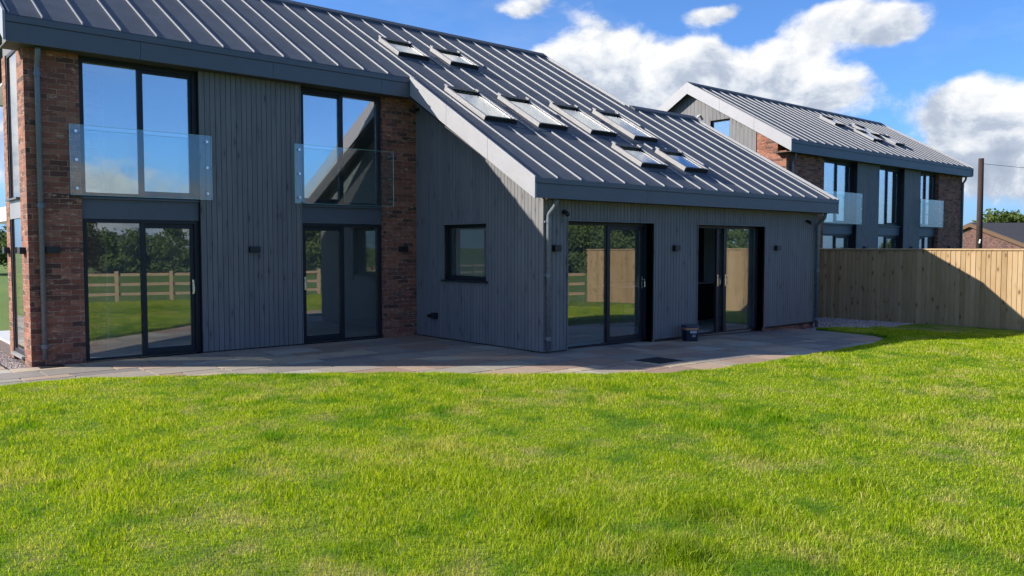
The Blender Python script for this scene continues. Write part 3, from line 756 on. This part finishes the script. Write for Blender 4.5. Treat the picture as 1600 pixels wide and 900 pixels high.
# the low back slope behind the wing's own ridge
mb = MB(); z12 = ZE+TAN*(12.8-YE)
mb.hexa([(14.552, 12.8, z12-.2), (16.95, 12.8, z12-.2), (16.95, 16.6, z12-.2-TAN*3.8), (14.552, 16.6, z12-.2-TAN*3.8), (14.552, 12.8, z12), (16.95, 12.8, z12), (16.95, 16.6, z12-TAN*3.8), (14.552, 16.6, z12-TAN*3.8)])
link('rear_roof', mb, 'zinc', near)
def ridge(H, x0, x1, y, z):
    mb = MB()
    for s in (-1, 1):
        mb.hexa([(x0, y+s*.14, z-.14*TAN+.006), (x1, y+s*.14, z-.14*TAN+.006), (x1, y, z+.006), (x0, y, z+.006), (x0, y+s*.14, z-.14*TAN+.05), (x1, y+s*.14, z-.14*TAN+.05), (x1, y, z+.065), (x0, y, z+.065)])
    return link('ridge_cap', mb, 'zinc', H)
ridge(near, 1.95, 14.57, RY, ZE+TAN*(RY-YE)); ridge(near, 14.575, 16.96, 12.8, z12)
for r in SUNNY+MIDR+LOWR: rooflight(near, *r)

def verge(H, x, pts, joints, depth=.27, th=.03, out=-1, name='verge_board', ztop=.045, xe=None):
    """board under the roof edge along Y: pts list of (y, x) pairs low->high; plumb cut at the foot"""
    mb = MB(); zz = lambda y, ry: zroof(y, ry)
    for (ya, xa, yb, xb, ry, d0, d1) in pts:
        n = max(1, joints); 
        for i in range(n):
            t0, t1 = i/n, (i+1)/n
            y0, y1 = ya+(yb-ya)*t0+(.002 if i else 0), ya+(yb-ya)*t1-.002
            X0, X1 = xa+(xb-xa)*t0, xa+(xb-xa)*t1
            za, zb = zz(y0, ry)+ztop, zz(y1, ry)+ztop
            da, db = d0+(d1-d0)*t0, d0+(d1-d0)*t1
            mb.hexa([(X0+out*th, y0, za-da), (X0, y0, za-da), (X1, y1, zb-db), (X1+out*th, y1, zb-db), (X0+out*th, y0, za), (X0, y0, za), (X1, y1, zb), (X1+out*th, y1, zb)])
    return link(name, mb, 'verge', H, bevel=.002)
verge(near, 0, [(8.905, 8.075, 12.42, 8.22, RY, .33, .36)], 3)
verge(near, 0, [(12.42, 1.953, RY, 1.953, RY, .38, .34), (19.2, 1.953, RY, 1.953, RY, .36, .34)], 2)
verge(near, 0, [(8.905, 16.952, 12.8, 16.952, 12.8, .33, .33)], 2, out=1)
verge(near, 0, [(12.82, 14.552, RY, 14.552, RY, .3, .3)], 2, out=1)
# wing: soffits, fascia
mb = MB()
mb.hexa([(8.08, 8.95, 2.385), (8.54, 8.95, 2.385), (8.54, 12.71, 4.45), (8.22, 12.71, 4.45), (8.08, 8.95, 2.40), (8.54, 8.95, 2.40), (8.54, 12.71, 4.47), (8.22, 12.71, 4.47)])
mb.box(8.545, 16.94, 8.95, 9.235, 2.385, 2.40); mb.box(16.66, 16.94, 9.24, 12.9, 2.385, 2.40)
link('soffit', mb, 'soffit', near)
mb = MB(); js = [8.05, 10.6, 13.2, 16.975]
for a, b in zip(js, js[1:]): mb.box(a+.0015, b-.0015, 8.915, 8.94, 2.378, 2.592)
mb.box(8.05, 16.975, 8.90, 8.94, 2.597, 2.675); mb.box(8.06, 16.96, 8.925, 8.945, 2.38, 2.66)
link('fascia', mb, 'trim', near, bevel=.002)
# wing walls
D1 = (9.03, 11.13, -.1, 2.06); D2 = (12.39, 14.60, -.1, 2.06)
topw = 2.384
mb = skin(MB(), 'x', 9.22, 9.242, 8.53, 16.65, .02, topw, [D1, D2], bw=.083)
mb2 = MB()
link('timber_cladding', mb, 'clad', near)
mb = skin(MB(), 'x', 9.244, 9.50, 8.56, 16.63, -.02, 2.5, [D1, D2]); link('wall_core', mb, 'black', near)
# reveals in matching boarding
for (a, b, z0, z1) in (D1, D2):
    mb = MB()
    mb.box(a-.018, a, 9.205, 9.42, -.02, z1+.018); mb.box(b, b+.018, 9.205, 9.42, -.06, z1+.018); mb.box(a, b, 9.205, 9.42, z1, z1+.018)
    link('door_reveal', mb, 'clad', near)
for a, b in ((11.13, 12.39), (14.6, 16.62)):
    mb = skin(MB(), 'x', 9.255, 9.5, a, b, -.35, .018); link('brick_plinth', mb, 'brick', near)
zt = lambda y: zroof(y, RY)-.215
W = (10.62, 11.84, 1.07, 2.04)
mb = skin(MB(), 'y', 8.508, 8.53, 9.243, 12.715, .02, zt, [W], bw=.083); link('timber_cladding', mb, 'clad', near)
mb = MB().box(8.502, 8.53, 9.218, 9.242, .02, 2.384); link('corner_trim', mb, 'clad', near)
mb = skin(MB(), 'y', 8.532, 8.78, 9.51, 12.735, -.02, zt, [W]); link('wall_core', mb, 'black', near)
mb = skin(MB(), 'y', 16.4, 16.63, 9.51, 16.3, -.35, lambda y: zroof(y, 12.8)-.215); link('wall_core', mb, 'black', near)
mb = skin(MB(), 'y', 16.632, 16.652, 9.243, 16.3, .0, lambda y: zroof(y, 12.8)-.215, bw=.083); link('timber_cladding', mb, 'clad', near)
mb = skin(MB(), 'x', 16.3, 16.1, 14.41, 16.63, -.3, 2.5); link('rear_wall', mb, 'clad', near)
# side window
f = MB(); frame_rect(f, 'y', 8.62, 8.70, W[0]+.002, W[1]-.002, W[2]+.005, W[3]-.002, .055, .07); fo = link('side_window', f, 'frame', near)
pane(fo, 'y', 8.655, W[0]+.058, W[1]-.058, W[2]+.077, W[3]-.058, 'dglass')
mb = MB().box(8.47, 8.62, W[0]-.04, W[1]+.04, W[2]-.028, W[2]+.002); link('window_sill', mb, 'frame', fo)
mb = MB(); mb.box(8.50, 8.62, W[1]+.0005, W[1]+.015, W[2]+.003, W[3]+.015); mb.box(8.50, 8.62, W[0]-.015, W[0]-.0005, W[2]+.003, W[3]+.015); mb.box(8.50, 8.62, W[0], W[1], W[3]+.0005, W[3]+.015)
link('window_reveal', mb, 'clad', fo)
# wing doors
glazed(near, D1[0]+.003, D1[1]-.003, .004, D1[3]-.003, 9.37, 'door', 'right', mid=10.16)
y = 9.37; f = MB(); a, b = D2[0]+.003, D2[1]-.003
frame_rect(f, 'x', y, y+.10, a, b, -.02, D2[3]-.003, .065, .03, .05); fo = link('sliding_door', f, 'frame', near)
mb = MB().box(13.44, 13.53, y+.008, y+.05, .011, D2[3]-.054); link('mullion', mb, 'frame', fo)
pane(fo, 'x', y+.028, 13.532, b-.066, .011, D2[3]-.054)
s = MB(); frame_rect(s, 'x', y+.056, y+.096, 13.27, 14.30, .012, D2[3]-.055, .07, .085, .07); so2 = link('sash', s, 'frame', fo)
pane(so2, 'x', y+.07, 13.342, 14.228, .099, D2[3]-.127)
lever(so2, 13.305, y+.055, 1.0); lever(fo, 13.487, y+.007, 1.0)
# fittings
for x in (2.48, 5.36, 8.20): wall_light(near, (x, 12.70 if x < 8 and x > 3 else 12.72, 1.61))
for x in (8.76, 11.72, 15.03): wall_light(near, (x, 9.22, 1.63), w=.14, h=.10)
downpipe(near, 2.345, 12.665, 4.335, 12.56, .036)
mb = MB().box(2.25, 2.55, 12.48, 12.70, -.004, .012); link('gully_cover', mb, 'black', near)
downpipe(near, 8.57, 9.165, 2.378, 9.0, .037, .05); downpipe(near, 16.59, 9.165, 2.378, 9.0, .037, -.1)
for (x, yy, z) in ((8.93, 9.22, 2.2), (16.2, 9.22, 2.2)):
    mb = floodlight(near, (x, yy, z)); link('floodlight', mb, 'black', near, smooth=True)
mb = floodlight(near, (8.50, 12.60, 4.17), (-1, 0)); link('dome_camera', mb, 'black', near, smooth=True)
mb = MB().box(8.42, 8.505, 12.02, 12.13, .35, .46); o = link('outdoor_socket', mb, 'frame', near, bevel=.006)
mb = MB().tube([(8.44, 12.16, .40), (8.44, 12.24, .40)], .03, 12); link('tap', mb, 'black', o)
# rooms behind the glass
mb = MB(); mb.box(2.48, 14.1, 13.01, 18.6, -.2, .006); mb.box(8.8, 16.38, 9.51, 12.73, -.2, .005); link('room_floor', mb, 'floor', near)
mb = MB(); mb.box(3.56, 14.1, 18.5, 18.62, .01, 4.5)
mb.box(5.30, 5.42, 13.02, 18.4, .01, 4.4); mb.box(3.52, 3.6, 14.4, 18.4, .01, 4.4)
mb.box(5.43, 9.1, 16.3, 16.4, .01, 2.1); mb.box(10.02, 10.6, 16.3, 16.4, .01, 2.1); mb.box(10.6, 10.7, 13.0, 18.4, .01, 4.4)
mb.box(2.48, 14.1, 13.05, 18.6, 2.1, 2.34)
mb.box(2.475, 14.1, 13.02, 18.6, 4.40, 4.43)
link('room_wall', mb, 'plaster', near)
mb = MB().box(9.12, 10.0, 16.31, 16.35, .01, 2.02); o = link('interior_door', mb, 'dstone', near)
lever(o, 9.2, 16.309, 1.0)
mb = MB(); mb.box(8.80, 16.38, 12.6, 12.72, .01, 4.4); mb.box(10.4, 10.5, 9.9, 12.5, .01, 2.7) if False else None
link('room_wall', mb, 'plaster', near)
mb = skin(MB(), 'y', 8.785, 8.80, 9.52, 12.6, .01, lambda y: zroof(y, RY)-.22, [W]); link('room_wall', mb, 'plaster', near)
mb = skin(MB(), 'x', 9.505, 9.515, 8.81, 16.37, .01, 2.62, [D1, D2]); link('room_wall', mb, 'plaster', near)
mb = skin(MB(), 'y', 16.37, 16.39, 9.52, 12.6, .01, lambda y: zroof(y, RY)-.22); link('room_wall', mb, 'plaster', near)
kc = empty('kitchen_island', (13.6, 11.4, 0), 'dark kitchen counter with pale worktop seen through the open sliding door', 'counter')
mb = MB().box(12.5, 15.6, 11.15, 11.8, .006, .82); link('cabinet', mb, 'kitchen', kc)
mb = MB().box(12.44, 15.66, 11.08, 11.86, .822, .86); link('worktop', mb, 'stone', kc)
ku = empty('kitchen_units', (13, 12.4, 0), 'tall dark units against the back wall of the kitchen', 'cabinets')
for i in range(9):
    mb = MB().box(11.0+i*.6+.002, 11.6+i*.6-.002, 12.0, 12.59, .006, 2.3); link('unit_door', mb, 'kitchen', ku)

# ---- second house
far = empty('detached_house', (29, 12.7, 0), 'matching house beyond the timber fence, its sunlit gable showing behind the wing roof', 'house')
OX = 19.0
RY2 = main_body(far, OX, False)
mb = roof_slab(far, [([(OX+1.955, 12.452), (OX+14.95, 12.452), (OX+14.95, RY2), (OX+1.955, RY2)], True), ([(OX+1.955, RY2), (OX+14.95, RY2), (OX+14.95, 19.6), (OX+1.955, 19.6)], False)],
               [(OX+2.39+.4885*i, 12.46, RY2-.06, True) for i in range(26)]+[(OX+2.0, 12.46, RY2-.06, True), (OX+2.1, 12.46, RY2-.06, True)], [(OX+a-.06, OX+b+.06, c-.1, d+.1) for a, b, c, d in ((9.2, 9.92, 13.6, 14.33), (8.4, 9.1, 14.6, 15.2), (10.2, 10.92, 14.2, 14.9), (10.9, 11.6, 13.6, 14.3))], RY2, None)
link('roof', mb, ['zinc', 'seam'], far)
ridge(far, OX+1.95, OX+14.97, RY2, ZE+TAN*(RY2-YE))
verge(far, 0, [(12.41, OX+1.953, RY2, OX+1.953, RY2, .36, .36), (19.6, OX+1.953, RY2, OX+1.953, RY2, .36, .36)], 3)
verge(far, 0, [(12.41, OX+14.952, RY2, OX+14.952, RY2, .36, .36)], 3, out=1)
for a, b, c, d in ((9.2, 9.92, 13.6, 14.33), (8.4, 9.1, 14.6, 15.2), (10.2, 10.92, 14.2, 14.9), (10.9, 11.6, 13.6, 14.3)): rooflight(far, OX+a, OX+b, c, d)
downpipe(far, OX+2.42, 12.665, 4.335, 12.56); downpipe(far, OX+14.68, 12.665, 4.335, 12.56)
for x in (6.9, 10.3, 13.6): wall_light(far, (OX+x, 12.69, 1.62))
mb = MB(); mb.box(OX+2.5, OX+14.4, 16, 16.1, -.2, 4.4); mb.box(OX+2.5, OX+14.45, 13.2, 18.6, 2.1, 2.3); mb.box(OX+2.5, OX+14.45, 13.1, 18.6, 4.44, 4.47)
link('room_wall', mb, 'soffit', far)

# ------------------------------------------------------------------ timber fence
FX = 19.5
fn = empty('timber_fence', (FX, 5, -.1), 'tall close-boarded new softwood fence beside the lawn, half in shadow', 'fence')
rr = random.Random(3); mb = MB(); y = -.12; i = 0
def ftop(y): return 1.62-.006*(max(0, 5-y))
def fbot(y): return -.13 if y > 1 else -.13+.0*(y)
while y < 20.4:
    w = rr.uniform(.098, .112); z1 = ftop(y)-.045+rr.uniform(-.002, .002); zb = -.2+rr.uniform(-.01, .01)
    a = .003+rr.uniform(0, .004)
    mb.hexa([(FX-.004-a, y, zb), (FX+.006, y, zb), (FX+.014, y+w+.016, zb), (FX+.002, y+w+.016, zb), (FX-.004-a, y, z1), (FX+.006, y, z1), (FX+.014, y+w+.016, z1), (FX+.002, y+w+.016, z1)]); y += w; i += 1
link('fence_boards', mb, 'timber', fn)
mb = MB()
for k in range(10):
    a, b = -.15+k*2.06, -.15+(k+1)*2.06-.003
    mb.hexa([(FX-.03, a, ftop(a)-.042), (FX+.05, a, ftop(a)-.042), (FX+.05, b, ftop(b)-.042), (FX-.03, b, ftop(b)-.042), (FX-.03, a, ftop(a)-.012), (FX+.05, a, ftop(a)-.005), (FX+.05, b, ftop(b)-.005), (FX-.03, b, ftop(b)-.012)])
link('capping_rail', mb, 'timber', fn)
mb = MB()
for z in (.15, .75, 1.35): mb.box(FX+.018, FX+.06, -.1, 20.3, z, z+.075)
link('arris_rail', mb, 'timber', fn)
for k in range(9):
    yy = -.14+2.4*k; mb = MB().box(FX+.062, FX+.16, yy, yy+.1, -.6, 1.5); link('fence_post', mb, 'timber', fn)

# post and rail fence behind the camera, mirrored by the doors
rf = empty('rail_fence', (8, -2.7, -.3), 'low post and rail fence at the end of the lawn, mirrored in the glass doors', 'fence')
dxn = Vector((-1, -.215, 0)).normalized(); st = Vector((19.35, fence_y(19.35), 0)); nrm = Vector((-dxn.y, dxn.x, 0))
for k in range(21):
    p = st+dxn*(.62+1.66*k); zb = float(lawn_z(p.x, p.y)); mb = MB()
    c = [p+dxn*s*.055+nrm*t*.04 for s, t in ((-1, -1), (1, -1), (1, 1), (-1, 1))]
    zt_ = .86
    mb.hexa([(q.x, q.y, zb-.2) for q in c]+[(q.x, q.y, zt_) for q in c]); link('fence_post', mb, 'rail', rf)
for z in (.74, .42, .10):
    for k in range(10):
        mb = MB(); p0 = st+dxn*(-.14+3.6*k); p1 = st+dxn*(-.14+3.6*(k+1)-.01)
        q = [p0+nrm*.041, p1+nrm*.041, p1+nrm*.075, p0+nrm*.075]; dz = random.uniform(-.008, .008); dz2 = random.uniform(-.008, .008)
        mb.hexa([(q[0].x, q[0].y, z-.045+dz), (q[1].x, q[1].y, z-.045+dz2), (q[2].x, q[2].y, z-.045+dz2), (q[3].x, q[3].y, z-.045+dz), (q[0].x, q[0].y, z+.045+dz), (q[1].x, q[1].y, z+.045+dz2), (q[2].x, q[2].y, z+.045+dz2), (q[3].x, q[3].y, z+.045+dz)])
        link('rail', mb, 'rail', rf)

# ------------------------------------------------------------------ small things
tb = empty('plastic_tub', (11.90, 9.0, gz(12.0)), 'navy square plastic tub with a copper band, beside the open sliding door', 'tub')
cx, cy, z0 = 11.90, 9.0, gz(12.0)
def sq(mb, h0, h1, r0, r1, m=0, z=z0, rd=.3):
    n = 32; b = []
    for h, r in ((h0, r0), (h1, r1)):
        for k in range(n):
            a = 2*math.pi*k/n+.25; c, s = math.cos(a-.25), math.sin(a-.25); e = .42
            u = math.copysign(abs(c)**e, c)*r; v = math.copysign(abs(s)**e, s)*r
            b.append((cx+u*math.cos(-.55)-v*math.sin(-.55), cy+u*math.sin(-.55)+v*math.cos(-.55), z+h))
    mb.add(b, [tuple(range(n))[::-1], tuple(range(n, 2*n))]+[(k, (k+1) % n, n+(k+1) % n, n+k) for k in range(n)], m); return mb
mb = sq(MB(), .002, .205, .118, .128); link('body', mb, 'tub', tb, smooth=False)
mb = sq(MB(), .2055, .245, .1295, .131); link('band', mb, 'copper', tb)
mb = sq(MB(), .2455, .262, .125, .127); sq(mb, .2625, .282, .139, .138); sq(mb, .2825, .29, .124, .122); link('lid', mb, 'lid', tb)
ca, sa = math.cos(-.55), math.sin(-.55)
mb = MB()
def lab(u0, u1, h0, h1, off=.001):
    f = lambda u, h: (cx+u*ca+(.1195+h*.05+off)*sa, cy+u*sa-(.1195+h*.05+off)*ca, z0+h)
    g_ = lambda u, h: (cx+u*ca+(.116+h*.05)*sa, cy+u*sa-(.116+h*.05)*ca, z0+h)
    mb.hexa([f(u0, h0), f(u1, h0), g_(u1, h0), g_(u0, h0), f(u0, h1), f(u1, h1), g_(u1, h1), g_(u0, h1)])
lab(-.05, .075, .15, .195, .0065); lab(-.01, .05, .11, .121, .0065); lab(-.01, .05, .085, .096, .0065)
link('label', mb, 'label', tb)
mb = MB().box(9.0, 9.52, 7.32, 7.80, gz(9)+.0005, gz(9)+.006)
for i in range(11): mb.box(9.02+i*.045, 9.04+i*.045, 7.34, 7.78, gz(9)+.0062, gz(9)+.010)
tag(link('drain_cover', mb, 'mesh'), 'square black drain cover set in the patio flags', 'drain cover')

pl = empty('utility_pole', (58.7, 20.97, -.3), 'brown wooden utility pole standing beyond the second house', 'pole')
mb = MB().tube([(58.7, 20.97, -.3), (58.78, 21.02, 7.5)], [.205, .165], 14); link('pole', mb, 'pole', pl, smooth=True)
mb = MB(); mb.tube([(58.55, 20.9, 1.9), (58.57, 20.86, 2.15)], .05, 8); link('notice_plate', mb, 'lamp', pl)
def wire(p, q, sag, label):
    p, q = Vector(p), Vector(q); pts = []
    for i in range(25):
        t = i/24; v = p.lerp(q, t); v.z -= sag*4*t*(1-t); pts.append(v)
    tag(link('overhead_wire', MB().tube(pts, .014, 6), 'black'), label, 'wire')
wire((58.8, 20.95, 7.15), (96, 6, 7.3), .5, 'thin overhead wire running right from the wooden pole')

bg_ = empty('brick_bungalow', (86, 30, -.3), 'low red brick outbuilding with dark slate roof beyond the fence', 'bungalow')
# gable end faces the garden, roof runs away to the right
pk = Vector((86.57, 31.55, 0)); gdir = Vector((-.55, -.84, 0)).normalized(); rdir = Vector((.84, -.55, 0)).normalized()
half, zr, ze = 7.8, 3.95, 1.7
def bp(u, v, z): q = pk+gdir*u+rdir*v; return (q.x, q.y, z)
mb = MB(); mb.prism([(-half, -.4), (half, -.4), (half, ze), (0, zr-.15), (-half, ze)], 0, 22, lambda u, z, w: bp(u, w, z)); link('wall', mb, 'brick_far', bg_)
mb = MB()
for s in (-1, 1):
    mb.hexa([bp(s*(half+.4), -.3, ze-.18), bp(s*(half+.4), 22.3, ze-.18), bp(0, 22.3, zr-.1), bp(0, -.3, zr-.1), bp(s*(half+.4), -.3, ze+.02), bp(s*(half+.4), 22.3, ze+.02), bp(0, 22.3, zr+.1), bp(0, -.3, zr+.1)])
link('roof', mb, 'tile', bg_)
mb = MB()
for s in (-1, 1):
    mb.hexa([bp(s*(half+.4), -.36, ze-.38), bp(s*(half+.4), -.31, ze-.38), bp(0, -.31, zr-.32), bp(0, -.36, zr-.32), bp(s*(half+.4), -.36, ze-.02), bp(s*(half+.4), -.31, ze-.02), bp(0, -.31, zr+.05), bp(0, -.36, zr+.05)])
link('bargeboard', mb, 'barge', bg_)

# ------------------------------------------------------------------ trees
def crown_mesh(h, r, n, leaf, seed, low=.12):
    r_ = np.random.default_rng(seed); cl = []
    for i in range(26):
        a = r_.uniform(0, 6.28); t = r_.uniform(low+.12, .93); rad = r*math.sin(math.pi*min(1, max(.06, (t-low)/(1.02-low))))**.6
        q = r_.uniform(.25, .92)*rad; cl.append((math.cos(a)*q, math.sin(a)*q, t*h, r*r_.uniform(.22, .42)))
    mb = MB()
    for i in range(n):
        c = cl[r_.integers(len(cl))]; v = r_.normal(size=3); v /= np.linalg.norm(v); k = c[3]*r_.uniform(.35, 1.08)
        p = np.array(c[:3])+v*k*np.array([1, 1, .8]); a = r_.normal(size=3); a /= np.linalg.norm(a); b = np.cross(a, v+.3*r_.normal(size=3)); b /= np.linalg.norm(b)+1e-6
        s = leaf*r_.uniform(.6, 1.3)
        mb.add([p-a*s, p+b*s*.6, p+a*s, p-b*s*.6], [(0, 1, 2, 3)])
    return mb, cl
def tree(name, loc, h, r, n, leaf, seed, label, cat, group=None, m='leaf', low=.12):
    o = empty(name, loc, label, cat, group)
    mb, cl = crown_mesh(h, r, n, leaf, seed, low); c = link('crown', mb, m, None); c.parent = o
    t = MB(); t.tube([(0, 0, -.2), (.05, 0, h*.3), (0, .05, h*.55), (0, 0, h*.8)], [h*.03, h*.024, h*.015, .02], 9)
    for c_ in cl[:9]: t.tube([(0, 0, h*.25), (c_[0]*.5, c_[1]*.5, (h*.3+c_[2])/2), c_[:3]], [h*.013, h*.009, .02], 6)
    k = link('trunk', t, 'bark', None, smooth=True); k.parent = o
    return o
tree('tree', (146, 48, -.4), 7.2, 5.4, 6500, .26, 5, 'round green tree showing above the slate roof at the right edge', 'tree', m='leaf_far', low=.25)
tree('tree', (168, 42, -.4), 6.6, 6, 5000, .28, 6, 'lower tree crown just right of the round tree', 'tree', m='leaf_far', low=.2)
tree('tree', (8.9, 71, -.3), 3.9, 4.2, 4500, .16, 8, 'dark hedge tree at the far left edge beside the gable', 'tree', m='leaf')
protos = [tree('hedgerow_tree', (0, 0, 0), hh, rr_, 8000, .15, sd, 'leafy hedgerow tree across the pasture, seen mirrored in the glass doors', 'tree', 'trees of the hedgerow mirrored in the glass', low=-.05) for hh, rr_, sd in ((5.0, 3.2, 21), (4.2, 3.4, 22), (5.6, 3.0, 23), (3.4, 3.0, 24))]
spots = []
for k in range(30):
    x = -22+k*3.6+random.uniform(-.8, .8); y = -42+.12*(x)+random.uniform(-2, 2)
    spots.append((x, y, .86+.16*math.sin(k*1.9)+random.uniform(-.08, .08)) if x < 62 else (x, y, .6))
for k in range(10):
    spots.append((27+k*3.6, -31+k*.9+random.uniform(-1, 1), 1.0+random.uniform(-.15, .2)))
for k in range(11):
    spots.append((66+k*4.5, -24+k*3.0+random.uniform(-1, 1), .66+random.uniform(-.1, .1)))
for i, (x, y, s) in enumerate(spots):
    src = protos[i % 4]
    if i < 4: o = src
    else:
        o = src.copy(); COL.objects.link(o)
        for ch in src.children:
            c = ch.copy(); COL.objects.link(c); c.parent = o
    o.location = (x, y, -.4); o.scale = (s, s, s); o.rotation_euler = (0, 0, i*2.4)
